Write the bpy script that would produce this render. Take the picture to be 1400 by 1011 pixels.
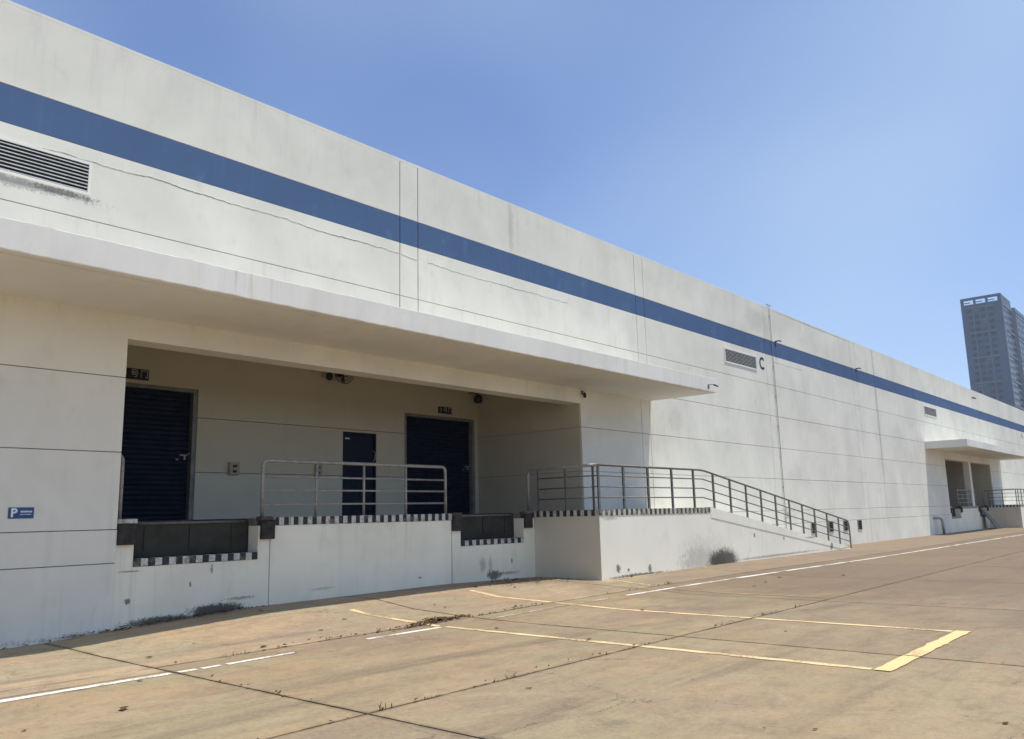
import bpy, math, random
from mathutils import Matrix, Vector
random.seed(7)
for o in list(bpy.data.objects): bpy.data.objects.remove(o)
SC = bpy.context.scene
COL = SC.collection
R = math.radians

# ------------------------------------------------------------------ camera
cam_d = bpy.data.cameras.new('camera'); cam = bpy.data.objects.new('camera', cam_d); COL.objects.link(cam)
SC.camera = cam
cam_d.sensor_fit = 'HORIZONTAL'; cam_d.sensor_width = 36.0
cam_d.lens = 36.0 * 1126.345 / 1400.0
cam_d.clip_start = 0.05; cam_d.clip_end = 6000
yaw, pit, roll = R(49.188), R(10.003), R(-1.361)
fwd = Vector((math.sin(yaw)*math.cos(pit), math.cos(yaw)*math.cos(pit), math.sin(pit)))
r0 = Vector((math.cos(yaw), -math.sin(yaw), 0)); u0 = r0.cross(fwd)
rr = r0*math.cos(roll) + u0*math.sin(roll); uu = u0*math.cos(roll) - r0*math.sin(roll)
m = Matrix((rr, uu, -fwd)).transposed().to_4x4(); m.translation = (0, -12.2405, 1.55)
cam.matrix_world = m

# ------------------------------------------------------------------ sky, sun, exposure
SUN = Vector((0.164, -0.256, 1.0)).normalized()
EL = math.asin(SUN.z); AZ = math.atan2(SUN.x, SUN.y)
w = bpy.data.worlds.new('World'); SC.world = w; w.use_nodes = True
nt = w.node_tree; nt.nodes.clear()
sky = nt.nodes.new('ShaderNodeTexSky'); sky.sky_type = 'NISHITA'; sky.sun_disc = False
sky.sun_elevation = EL; sky.sun_rotation = AZ
sky.altitude = 0; sky.air_density = 1.0; sky.dust_density = 0.2; sky.ozone_density = 4.0
# thin cirrus veil over the whole sky
tc = nt.nodes.new('ShaderNodeTexCoord')
mp = nt.nodes.new('ShaderNodeMapping'); mp.inputs['Scale'].default_value = (1.0, 1.6, 2.6); mp.inputs['Location'].default_value = (8.5658, 2.5335, 9.9793)
ns = nt.nodes.new('ShaderNodeTexNoise'); ns.inputs['Scale'].default_value = 0.75; ns.inputs['Detail'].default_value = 2.5; ns.inputs['Roughness'].default_value = 0.40; ns.inputs['Distortion'].default_value = 0.35
cr = nt.nodes.new('ShaderNodeValToRGB'); cr.color_ramp.elements[0].position = 0.40; cr.color_ramp.elements[0].color = (0.0, 0.0, 0.0, 1); cr.color_ramp.elements[1].position = 0.76; cr.color_ramp.elements[1].color = (0.66, 0.66, 0.66, 1)
mx = nt.nodes.new('ShaderNodeMix'); mx.data_type = 'RGBA'; mx.inputs[7].default_value = (4.1, 5.4, 6.7, 1)
bg = nt.nodes.new('ShaderNodeBackground'); bg.inputs['Strength'].default_value = 0.137
wo = nt.nodes.new('ShaderNodeOutputWorld')
nt.links.new(tc.outputs['Generated'], mp.inputs['Vector']); nt.links.new(mp.outputs['Vector'], ns.inputs['Vector'])
nt.links.new(ns.outputs['Fac'], cr.inputs['Fac']); nt.links.new(cr.outputs['Color'], mx.inputs[0])
tn = nt.nodes.new('ShaderNodeMix'); tn.data_type = 'RGBA'; tn.blend_type = 'MULTIPLY'; tn.inputs[0].default_value = 1.0; tn.inputs[7].default_value = (1.01, 0.965, 1.05, 1)
nt.links.new(sky.outputs['Color'], tn.inputs[6]); nt.links.new(tn.outputs[2], mx.inputs[6]); nt.links.new(mx.outputs[2], bg.inputs['Color'])
nt.links.new(bg.outputs['Background'], wo.inputs['Surface'])
sd = bpy.data.lights.new('sun', 'SUN'); sd.energy = 3.6; sd.angle = R(0.53); sd.color = (1.0, 0.945, 0.845)
so = bpy.data.objects.new('sun', sd); COL.objects.link(so); so.rotation_euler = SUN.to_track_quat('Z', 'Y').to_euler()
SC.view_settings.view_transform = 'Standard'; SC.view_settings.look = 'None'
SC.view_settings.gamma = 1.0; SC.view_settings.use_curve_mapping = False
SC.view_settings.exposure = 0.18
SC.render.engine = 'CYCLES'
SC.cycles.max_bounces = 8; SC.cycles.diffuse_bounces = 4

# ------------------------------------------------------------------ material helpers
class NT:
    def __init__(s, name, rough=0.8, metal=0.0, spec=0.3):
        s.m = bpy.data.materials.new(name); s.m.use_nodes = True
        s.t = s.m.node_tree; s.b = s.t.nodes['Principled BSDF']
        s.b.inputs['Roughness'].default_value = rough; s.b.inputs['Metallic'].default_value = metal
        s.b.inputs['Specular IOR Level'].default_value = spec
    def put(s, sock, v):
        if isinstance(v, bpy.types.NodeSocket): s.t.links.new(v, sock)
        elif isinstance(v, tuple) and len(v) == 3 and sock.type == 'RGBA': sock.default_value = (*v, 1)
        else: sock.default_value = v
    def pos(s):
        if not hasattr(s, 'g'): s.g = s.t.nodes.new('ShaderNodeNewGeometry')
        return s.g.outputs['Position']
    def rnd(s): return s.t.nodes.new('ShaderNodeObjectInfo').outputs['Random']
    def math(s, op, a, b=0.0, clamp=False):
        n = s.t.nodes.new('ShaderNodeMath'); n.operation = op; n.use_clamp = clamp
        s.put(n.inputs[0], a); s.put(n.inputs[1], b); return n.outputs[0]
    def mapping(s, v, scale=(1, 1, 1), loc=(0, 0, 0)):
        n = s.t.nodes.new('ShaderNodeMapping'); s.put(n.inputs['Vector'], v)
        n.inputs['Scale'].default_value = scale; n.inputs['Location'].default_value = loc; return n.outputs[0]
    def noise(s, v, scale, detail=4, rough=0.55, dist=0.0):
        n = s.t.nodes.new('ShaderNodeTexNoise'); s.put(n.inputs['Vector'], v)
        n.inputs['Scale'].default_value = scale; n.inputs['Detail'].default_value = detail
        n.inputs['Roughness'].default_value = rough; n.inputs['Distortion'].default_value = dist
        return n.outputs['Fac']
    def ramp(s, f, a, b, va=0.0, vb=1.0):
        n = s.t.nodes.new('ShaderNodeMapRange'); n.interpolation_type = 'SMOOTHSTEP'
        s.put(n.inputs[0], f); n.inputs[1].default_value = a; n.inputs[2].default_value = b
        n.inputs[3].default_value = va; n.inputs[4].default_value = vb; return n.outputs[0]
    def mix(s, f, a, b, mode='MIX'):
        n = s.t.nodes.new('ShaderNodeMix'); n.data_type = 'RGBA'; n.blend_type = mode
        s.put(n.inputs[0], f); s.put(n.inputs[6], a); s.put(n.inputs[7], b); return n.outputs[2]
    def sep(s, v):
        n = s.t.nodes.new('ShaderNodeSeparateXYZ'); s.put(n.inputs[0], v); return n.outputs
    def bump(s, h, strength=0.3, dist=0.01):
        n = s.t.nodes.new('ShaderNodeBump'); n.inputs['Strength'].default_value = strength
        n.inputs['Distance'].default_value = dist; s.put(n.inputs['Height'], h)
        s.t.links.new(n.outputs[0], s.b.inputs['Normal'])
    def col(s, c): s.put(s.b.inputs['Base Color'], c); return s
    def rough(s, c): s.put(s.b.inputs['Roughness'], c); return s

def scale_col(c, k): return tuple(x*k for x in c)

def paint(name, base, streak=0.35, stains=(), mott=0.10, dirt=(0.30, 0.285, 0.25), scuff=0.0, tint=0.05, rain=0.0):
    n = NT(name, 0.75, 0, 0.25); p = n.pos()
    big = n.noise(p, 0.45, 5, 0.6, 0.4)
    c = n.mix(n.ramp(big, 0.3, 0.72), scale_col(base, 1.0), scale_col(base, 1.0-mott*1.6))
    med = n.noise(n.mapping(p, (1, 1, 0.6)), 2.6, 5, 0.65, 0.3)
    c = n.mix(n.ramp(med, 0.52, 0.8, 0, 0.30), c, scale_col(dirt, 1.6))
    c = n.mix(n.math('MULTIPLY', n.rnd(), tint), c, scale_col(base, 0.72))
    st = n.noise(n.mapping(p, (2.3, 2.3, 0.10)), 2.2, 5, 0.7)
    patch = n.ramp(n.noise(p, 0.30, 3), 0.42, 0.66)
    c = n.mix(n.math('MULTIPLY', n.math('MULTIPLY', n.ramp(st, 0.5, 0.74), streak), patch), c, dirt)
    if rain:
        zz = n.sep(p)[2]; run = None
        for zj, ln in ((8.88, 0.75), (5.979, 0.7), (4.844, 0.55), (3.695, 0.6), (2.587, 0.5)):
            mk = n.math('MULTIPLY', n.ramp(zz, zj-ln, zj, 0, 1), n.math('LESS_THAN', zz, zj))
            run = mk if run is None else n.math('MAXIMUM', run, mk)
        rs = n.noise(n.mapping(p, (5.0, 5.0, 0.16), (0, 0, 3)), 2.0, 5, 0.7)
        c = n.mix(n.math('MULTIPLY', n.math('MULTIPLY', n.math('MULTIPLY', n.ramp(rs, 0.52, 0.74), n.ramp(n.noise(p, 0.5, 3), 0.42, 0.62)), run), rain), c, scale_col(dirt, 0.95))
    fine = n.noise(p, 34, 4, 0.6)
    c = n.mix(n.ramp(fine, 0.64, 0.80, 0, 0.22 + scuff), c, scale_col(dirt, 0.9))
    if stains:
        x, y, z = n.sep(p)
        nb = n.math('ADD', n.noise(n.mapping(p, (1.3, 1.3, 1.0)), 6.5, 8, 0.78, 0.8), n.math('MULTIPLY', n.math('SUBTRACT', n.noise(p, 38, 5, 0.7), 0.5), 0.9))
        for (sx, sz, rx, rz, k, *am) in stains:
            d = n.math('POWER', n.math('ADD', n.math('POWER', n.math('ABSOLUTE', n.math('DIVIDE', n.math('SUBTRACT', x, sx), rx)), 2.0),
                                       n.math('POWER', n.math('ABSOLUTE', n.math('DIVIDE', n.math('SUBTRACT', z, sz), rz)), 2.0)), 0.5)
            d2 = n.math('ADD', d, n.math('MULTIPLY', n.math('SUBTRACT', nb, 0.5), am[0] if am else 2.4))
            c = n.mix(n.math('MULTIPLY', n.ramp(d2, 1.0, 0.55), k), c, (0.065, 0.06, 0.053))
    n.col(c)
    n.bump(n.math('ADD', n.math('MULTIPLY', fine, 0.35), n.math('MULTIPLY', med, 0.6)), 0.30, 0.012)
    return n.m

def plain(name, c, rough=0.6, metal=0.0, var=0.12, scale=9, spec=0.35, bump=0.0):
    n = NT(name, rough, metal, spec)
    f = n.noise(n.pos(), scale, 5, 0.65)
    n.col(n.mix(n.ramp(f, 0.35, 0.7), scale_col(c, 1+var*0.5), scale_col(c, 1-var*1.5)))
    n.rough(n.ramp(f, 0.3, 0.75, max(0.05, rough-0.08), min(1, rough+0.12)))
    if bump: n.bump(f, bump, 0.01)
    return n.m

def concrete_colour(n, base=((0.455, 0.360, 0.248), (0.365, 0.283, 0.196)), warmth=0.55, tintc=(0.875, 0.82, 0.72), film=1.0):
    p = n.pos()
    big = n.noise(p, 0.30, 6, 0.66, 0.8)
    c = n.mix(n.ramp(big, 0.36, 0.64), *base)
    # patches where dried run-off has left the slab yellow, rosy or greenish
    warm = n.noise(n.mapping(p, (0.55, 1.0, 1), (3.1, 7.7, 0)), 0.62, 6, 0.66, 0.9)
    c = n.mix(n.ramp(warm, 0.46, 0.62, 0, warmth), c, (0.49, 0.36, 0.22))
    rosy = n.noise(n.mapping(p, (0.40, 0.9, 1), (13.1, 2.7, 0)), 0.5, 6, 0.66, 0.9)
    c = n.mix(n.ramp(rosy, 0.48, 0.63, 0, 0.75), c, (0.335, 0.255, 0.205))
    grn = n.noise(n.mapping(p, (0.5, 1.0, 1), (23.1, 12.7, 0)), 0.7, 6, 0.66, 0.9)
    c = n.mix(n.ramp(grn, 0.47, 0.62, 0, 0.8), c, (0.385, 0.345, 0.235))
    # tyre and trowel streaks along the yard
    st = n.noise(n.mapping(p, (0.14, 1.5, 1)), 1.5, 8, 0.74, 0.4)
    c = n.mix(n.ramp(st, 0.49, 0.68, 0, 0.5), c, (0.225, 0.178, 0.14))
    st2 = n.noise(n.mapping(p, (0.9, 0.22, 1), (5, 5, 0)), 1.1, 7, 0.72, 0.5)
    c = n.mix(n.ramp(st2, 0.56, 0.78, 0, 0.4), c, (0.245, 0.195, 0.15))
    r_ = n.rnd()
    c = n.mix(n.ramp(r_, 0.45, 1.0, 0, 0.42), c, (0.30, 0.245, 0.195)); c = n.mix(n.ramp(r_, 0.5, 0.0, 0, 0.35), c, (0.48, 0.40, 0.28))
    mot = n.noise(n.mapping(p, (0.8, 1.1, 1), (9, 2, 0)), 2.3, 8, 0.72, 0.6)
    c = n.mix(n.ramp(mot, 0.50, 0.66, 0, 0.42), c, (0.25, 0.20, 0.152)); c = n.mix(n.ramp(mot, 0.48, 0.34, 0, 0.35), c, (0.53, 0.435, 0.32))
    med = n.noise(p, 5.0, 7, 0.72, 0.5)
    c = n.mix(n.ramp(med, 0.46, 0.74, 0, 0.5), c, (0.245, 0.19, 0.142))
    fine = n.noise(p, 48, 5, 0.75)
    c = n.mix(n.ramp(fine, 0.5, 0.76, 0, 0.5), c, (0.19, 0.155, 0.12))
    pale = n.noise(p, 15, 6, 0.75)
    c = n.mix(n.ramp(pale, 0.55, 0.74, 0, 0.7), c, (0.55, 0.47, 0.37))
    spot = n.noise(n.mapping(p, (1, 1, 1), (4, 9, 0)), 1.3, 7, 0.76, 0.6)
    c = n.mix(n.ramp(spot, 0.60, 0.74, 0, 0.5), c, (0.19, 0.15, 0.12))
    # oil drips and tyre scuffs
    vo = n.t.nodes.new('ShaderNodeTexVoronoi'); vo.inputs['Scale'].default_value = 0.55; n.put(vo.inputs['Vector'], n.mapping(p, (1, 1, 0)))
    oil = n.math('ADD', vo.outputs['Distance'], n.math('MULTIPLY', n.math('SUBTRACT', med, 0.5), 0.30))
    c = n.mix(n.math('MULTIPLY', n.ramp(oil, 0.16, 0.05, 0, 0.42), n.ramp(spot, 0.48, 0.60)), c, (0.11, 0.09, 0.075))
    wv = n.t.nodes.new('ShaderNodeTexWave'); wv.wave_type = 'RINGS'; wv.rings_direction = 'Z'; wv.inputs['Scale'].default_value = 0.11; wv.inputs['Distortion'].default_value = 2.2; wv.inputs['Detail'].default_value = 2; wv.inputs['Detail Scale'].default_value = 0.4
    n.put(wv.inputs['Vector'], n.mapping(p, (1, 1, 0), (-6, 21, 0)))
    c = n.mix(n.math('MULTIPLY', n.ramp(wv.outputs['Fac'], 0.93, 1.0, 0, 0.30), n.ramp(st, 0.42, 0.6)), c, (0.16, 0.13, 0.11))
    # coarse aggregate, dark specks and hair cracks
    ag = n.noise(p, 22, 3, 0.8)
    c = n.mix(n.ramp(ag, 0.54, 0.68, 0, 0.40), c, (0.20, 0.16, 0.125)); c = n.mix(n.ramp(ag, 0.46, 0.34, 0, 0.32), c, (0.56, 0.46, 0.345))
    vs_ = n.t.nodes.new('ShaderNodeTexVoronoi'); vs_.inputs['Scale'].default_value = 7.0; n.put(vs_.inputs['Vector'], n.mapping(p, (1, 1, 0)))
    c = n.mix(n.math('MULTIPLY', n.ramp(vs_.outputs['Distance'], 0.11, 0.05, 0, 0.7), n.ramp(med, 0.5, 0.6)), c, (0.10, 0.08, 0.062))
    wp = n.t.nodes.new('ShaderNodeVectorMath'); wp.operation = 'ADD'; n.put(wp.inputs[0], n.mapping(p, (1, 1, 0)))
    nc = n.t.nodes.new('ShaderNodeTexNoise'); nc.inputs['Scale'].default_value = 1.2; nc.inputs['Detail'].default_value = 6; nc.inputs['Roughness'].default_value = 0.65; n.put(nc.inputs['Vector'], p)
    n.t.links.new(nc.outputs['Color'], wp.inputs[1])
    ve = n.t.nodes.new('ShaderNodeTexVoronoi'); ve.feature = 'DISTANCE_TO_EDGE'; ve.inputs['Scale'].default_value = 0.42; n.put(ve.inputs['Vector'], wp.outputs[0])
    c = n.mix(n.math('MULTIPLY', n.ramp(ve.outputs['Distance'], 0.0045, 0.0012, 0, 0.65), n.ramp(rosy, 0.50, 0.56)), c, (0.12, 0.095, 0.075))
    # dirt that has settled along the joints and in two wheel tracks down the lane
    px_, py_, pz_ = n.sep(p)
    jd = None
    for (ax_, v_) in ((py_, 3.1), (py_, 6.73), (px_, -4.5), (px_, -9.47)):
        q_ = n.math('ABSOLUTE', n.math('ADD', ax_, v_)); jd = q_ if jd is None else n.math('MINIMUM', jd, q_)
    c = n.mix(n.math('MULTIPLY', n.ramp(n.math('ADD', jd, n.math('MULTIPLY', n.math('SUBTRACT', med, 0.5), 0.10)), 0.075, 0.0, 0, 0.6), n.ramp(mot, 0.38, 0.55)), c, (0.15, 0.115, 0.085))
    wob = n.math('MULTIPLY', n.noise(n.mapping(p, (0.07, 0, 0)), 1.0, 3), 1.6)
    for yt in (5.3, 7.2, 8.9):
        d_ = n.math('ABSOLUTE', n.math('ADD', n.math('ADD', py_, yt), wob))
        c = n.mix(n.math('MULTIPLY', n.ramp(d_, 0.20, 0.08, 0, 0.17), n.ramp(st, 0.36, 0.58)), c, (0.17, 0.135, 0.11))
    xx = n.sep(p)[0]   # traffic film on the lane farther along the yard
    c = n.mix(n.math('MULTIPLY', n.ramp(n.math('ADD', xx, n.math('MULTIPLY', big, 14.0)), 17.0, 25.0, 0, 0.7), film), c, (0.215, 0.165, 0.125))
    c = n.mix(1.0, c, tintc, 'MULTIPLY')
    return c, fine, med

def mat_concrete(name, *a):
    n = NT(name, 0.9, 0, 0.2); c, fine, med = concrete_colour(n, *a); n.col(c)
    n.bump(n.math('ADD', n.math('MULTIPLY', fine, 0.5), med), 0.25, 0.012); return n.m

def mat_line(name, colr, lo, hi):
    n = NT(name, 0.8, 0, 0.25); c, fine, med = concrete_colour(n); p = n.pos()
    wear = n.math('ADD', n.math('MULTIPLY', n.noise(p, 1.3, 4, 0.6), 0.5), n.math('MULTIPLY', n.noise(p, 24, 5, 0.75), 0.5))
    n.col(n.mix(n.ramp(wear, lo, hi), colr, c)); n.bump(fine, 0.2, 0.01); return n.m

WHITE = (0.82, 0.80, 0.70)
M = {}
M['wall'] = paint('white wall paint', WHITE, 0.20, rain=0.32, stains=((3.2, 6.27, 1.7, 0.10, 0.4), (4.3, 6.30, .5, 0.05, 0.5), (40.4, 6.0, 0.16, 4.5, 0.30), (27.6, 8.25, 0.9, 0.5, 0.16), (28.5, 7.9, .3, 1.2, 0.16), (14.25, 8.3, .10, .8, .2), (21.5, 4.2, .5, .5, .10), (9, 0.05, 6, .06, .5), (33.5, 8.85, 5, .05, .3)))
M['wall_clean'] = paint('fresh white wall paint', (0.83, 0.825, 0.76), 0.12, mott=0.05)
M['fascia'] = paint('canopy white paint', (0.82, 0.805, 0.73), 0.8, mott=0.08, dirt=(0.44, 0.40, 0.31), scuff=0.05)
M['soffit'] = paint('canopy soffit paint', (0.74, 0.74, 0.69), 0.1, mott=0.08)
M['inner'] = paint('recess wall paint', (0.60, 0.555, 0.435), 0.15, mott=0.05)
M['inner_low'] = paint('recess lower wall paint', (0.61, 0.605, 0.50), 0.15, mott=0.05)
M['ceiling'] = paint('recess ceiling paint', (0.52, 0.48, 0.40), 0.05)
M['dock'] = paint('dock wall paint', (0.90, 0.865, 0.70), 0.35, stains=((7.0, 0.18, 0.60, 0.14, 0.95, 1.5), (6.15, 0.12, 0.7, 0.09, 0.9, 1.6), (7.45, 0.34, 0.30, 0.03, 0.5), (13.45, 0.28, 0.24, 0.12, 0.85, 2.0), (13.1, 0.5, 0.10, 0.2, 0.35), (13.35, 0.52, .06, .22, .3), (13.9, .3, .4, .04, .5),
                   (5.6, 0.45, 0.05, 0.05, 0.8), (6.55, 0.62, 0.03, 0.06, 0.8), (6.9, 0.83, 0.03, 0.08, 0.6), (14.05, 0.55, 0.03, 0.06, 0.8), (5.6, 0.87, 0.2, 0.015, 0.6), (9.0, 0.36, 0.3, 0.03, 0.3), (11.3, 0.38, 0.05, 0.03, 0.7)), scuff=0.12)
M['ramp'] = paint('ramp wall paint', (0.88, 0.85, 0.72), 0.3, stains=((20.45, 0.20, 1.0, 0.42, 0.93, 0.9), (20.1, 0.22, 0.6, 0.26, 0.5, 0.6), (19.2, 0.3, 1.2, 0.4, 0.25), (19.5, 0.5, 1.4, 0.5, 0.12), (15.5, 0.33, 0.10, 0.10, 0.8), (15.9, 0.28, 0.05, 0.04, 0.8), (16.8, 0.25, 0.09, 0.12, 0.8), (16.3, 0.14, 1.4, 0.05, 0.8),
                   (22.4, 0.83, 0.06, 0.09, 0.8), (24.4, 0.66, 0.06, 0.06, 0.8), (24, 0.2, 3.4, 0.04, 0.5), (28.2, 0.27, 0.16, 0.14, 0.7), (26.5, 0.62, 0.5, 0.04, 0.5), (15.3, 1.42, 0.4, 0.04, 0.35)), scuff=0.0, mott=0.05)
M['ramp_end_shade'] = paint('shaded landing end paint', (0.66, 0.615, 0.50), 0.35, mott=0.06)  # ramp paint darkened: the end face's shade is put into its colour
M['blue'] = paint('blue band paint', (0.074, 0.135, 0.262), 0.6, mott=0.08, dirt=(0.13, 0.20, 0.31))
M['joint'] = plain('joint sealant', (0.26, 0.25, 0.235), 0.9)
M['crack'] = plain('crack shadow', (0.16, 0.15, 0.135), 0.95)
M['concrete'] = mat_concrete('yard concrete')
M['concrete_warm'] = mat_concrete('apron concrete', ((0.50, 0.385, 0.255), (0.42, 0.315, 0.21)), 0.75, (1.0, 0.955, 0.88), 0.85)
M['soil'] = plain('joint soil', (0.075, 0.058, 0.042), 0.95, 0, 0.3, 3)
M['line_white'] = mat_line('worn white road paint', (0.82, 0.80, 0.73), 0.47, 0.60)
M['line_white_faint'] = mat_line('almost gone white road paint', (0.70, 0.66, 0.56), 0.36, 0.56)
M['line_yellow'] = mat_line('worn yellow road paint', (0.86, 0.63, 0.34), 0.46, 0.62)
M['line_faint'] = mat_line('almost gone yellow road paint', (0.62, 0.46, 0.25), 0.36, 0.60)
M['line_orange'] = mat_line('thick yellow road paint', (0.86, 0.60, 0.28), 0.49, 0.65)
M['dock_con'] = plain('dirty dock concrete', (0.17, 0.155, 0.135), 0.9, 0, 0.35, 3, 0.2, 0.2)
M['steel_dark'] = plain('worn leveller steel', (0.036, 0.034, 0.026), 0.75, 0.0, 0.25, 2.0)
M['rubber'] = plain('bumper rubber', (0.045, 0.040, 0.036), 0.85, 0, 0.3, 8)
M['black'] = plain('black stripe paint', (0.040, 0.040, 0.038), 0.7, 0, 0.5, 14)
M['stripe_w'] = plain('white stripe paint', (0.56, 0.55, 0.51), 0.7, 0, 0.35, 11)
M['stripe_y'] = plain('dusty pale stripe paint', (0.52, 0.50, 0.40), 0.75, 0, 0.4, 11)
M['stripe_k'] = plain('dusty dark stripe paint', (0.085, 0.08, 0.065), 0.75, 0, 0.4, 14)
def worn(name, c, under, rough=0.75):
    n = NT(name, rough, 0, 0.25); p = n.pos()
    f = n.noise(p, 9, 7, 0.75, 0.4); g = n.noise(p, 2.2, 4, 0.6)
    n.col(n.mix(n.ramp(n.math('ADD', n.math('MULTIPLY', f, 0.7), n.math('MULTIPLY', g, 0.3)), 0.50, 0.60), n.mix(n.ramp(f, 0.3, 0.6), scale_col(c, 1.1), scale_col(c, 0.75)), under)); n.bump(f, 0.3, 0.01); return n.m
M['black'] = worn('worn black stripe paint', (0.040, 0.040, 0.038), (0.15, 0.14, 0.12))
M['stripe_w'] = worn('worn white stripe paint', (0.60, 0.59, 0.54), (0.28, 0.26, 0.22))
M['stripe_y'] = worn('worn pale stripe paint', (0.56, 0.54, 0.43), (0.24, 0.22, 0.17))
M['stripe_k'] = worn('worn dusty dark stripe paint', (0.075, 0.07, 0.057), (0.26, 0.24, 0.19))
M['door'] = plain('navy roller door', (0.003, 0.009, 0.027), 0.6, 0.0, 0.25, 4, 0.18)
M['door2'] = plain('navy steel door', (0.004, 0.009, 0.030), 0.55, 0.0, 0.2, 4, 0.2)
M['frame'] = plain('grey door frame', (0.23, 0.23, 0.22), 0.6, 0.1, 0.15, 6)
M['dark'] = plain('opening shade black', (0.02, 0.02, 0.02), 0.9)  # near black, paints the shade inside openings
M['steel'] = plain('brushed stainless steel', (0.34, 0.325, 0.30), 0.55, 0.3, 0.15, 12)
M['rail_dark'] = plain('backlit dark rail steel', (0.17, 0.16, 0.145), 0.5, 0.35, 0.2, 12)  # same rail steel made darker, its backlit silhouette put into the colour
M['galv'] = plain('galvanised steel', (0.38, 0.38, 0.37), 0.5, 0.5, 0.15, 12)
M['slat'] = plain('louvre aluminium', (0.62, 0.61, 0.58), 0.5, 0.15, 0.15, 9)
M['lamp'] = plain('dark lamp metal', (0.03, 0.03, 0.03), 0.5, 0.2)
M['cream_box'] = plain('beige switch box', (0.42, 0.37, 0.28), 0.6)
M['sign_black'] = plain('dark sign plate', (0.018, 0.017, 0.018), 0.45, 0, 0.15)
M['sign_char'] = plain('grey sign characters', (0.42, 0.41, 0.40), 0.6)
M['sign_blue'] = plain('blue parking sign', (0.028, 0.085, 0.22), 0.4, 0, 0.12)
M['sign_white'] = plain('white sign print', (0.78, 0.79, 0.80), 0.5)
M['letter'] = plain('dark letter paint', (0.035, 0.037, 0.06), 0.7)
M['roof'] = plain('roof felt', (0.22, 0.22, 0.21), 0.9)
M['tower'] = plain('grey tower cladding', (0.14, 0.18, 0.24), 0.7, 0, 0.08, 0.05)
M['tower_band'] = plain('pale tower ledge', (0.27, 0.30, 0.345), 0.75, 0, 0.08, 0.05)
M['tower_dark'] = plain('tower window surround', (0.11, 0.13, 0.165), 0.7, 0, 0.1, 0.1)
gl = NT('tower window glass', 0.12, 0, 0.6); gl.col(gl.mix(gl.ramp(gl.rnd(), 0.55, 1.0), (0.03, 0.04, 0.055), (0.16, 0.18, 0.20))); M['glass'] = gl.m
lf = NT('dry leaf', 0.85, 0, 0.2)
lf.col(lf.mix(lf.noise(lf.pos(), 30, 3), (0.16, 0.095, 0.04), (0.07, 0.042, 0.022))); M['leaf'] = lf.m
M['weed'] = plain('weed blades', (0.10, 0.105, 0.035), 0.8, 0, 0.4, 20)

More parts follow.
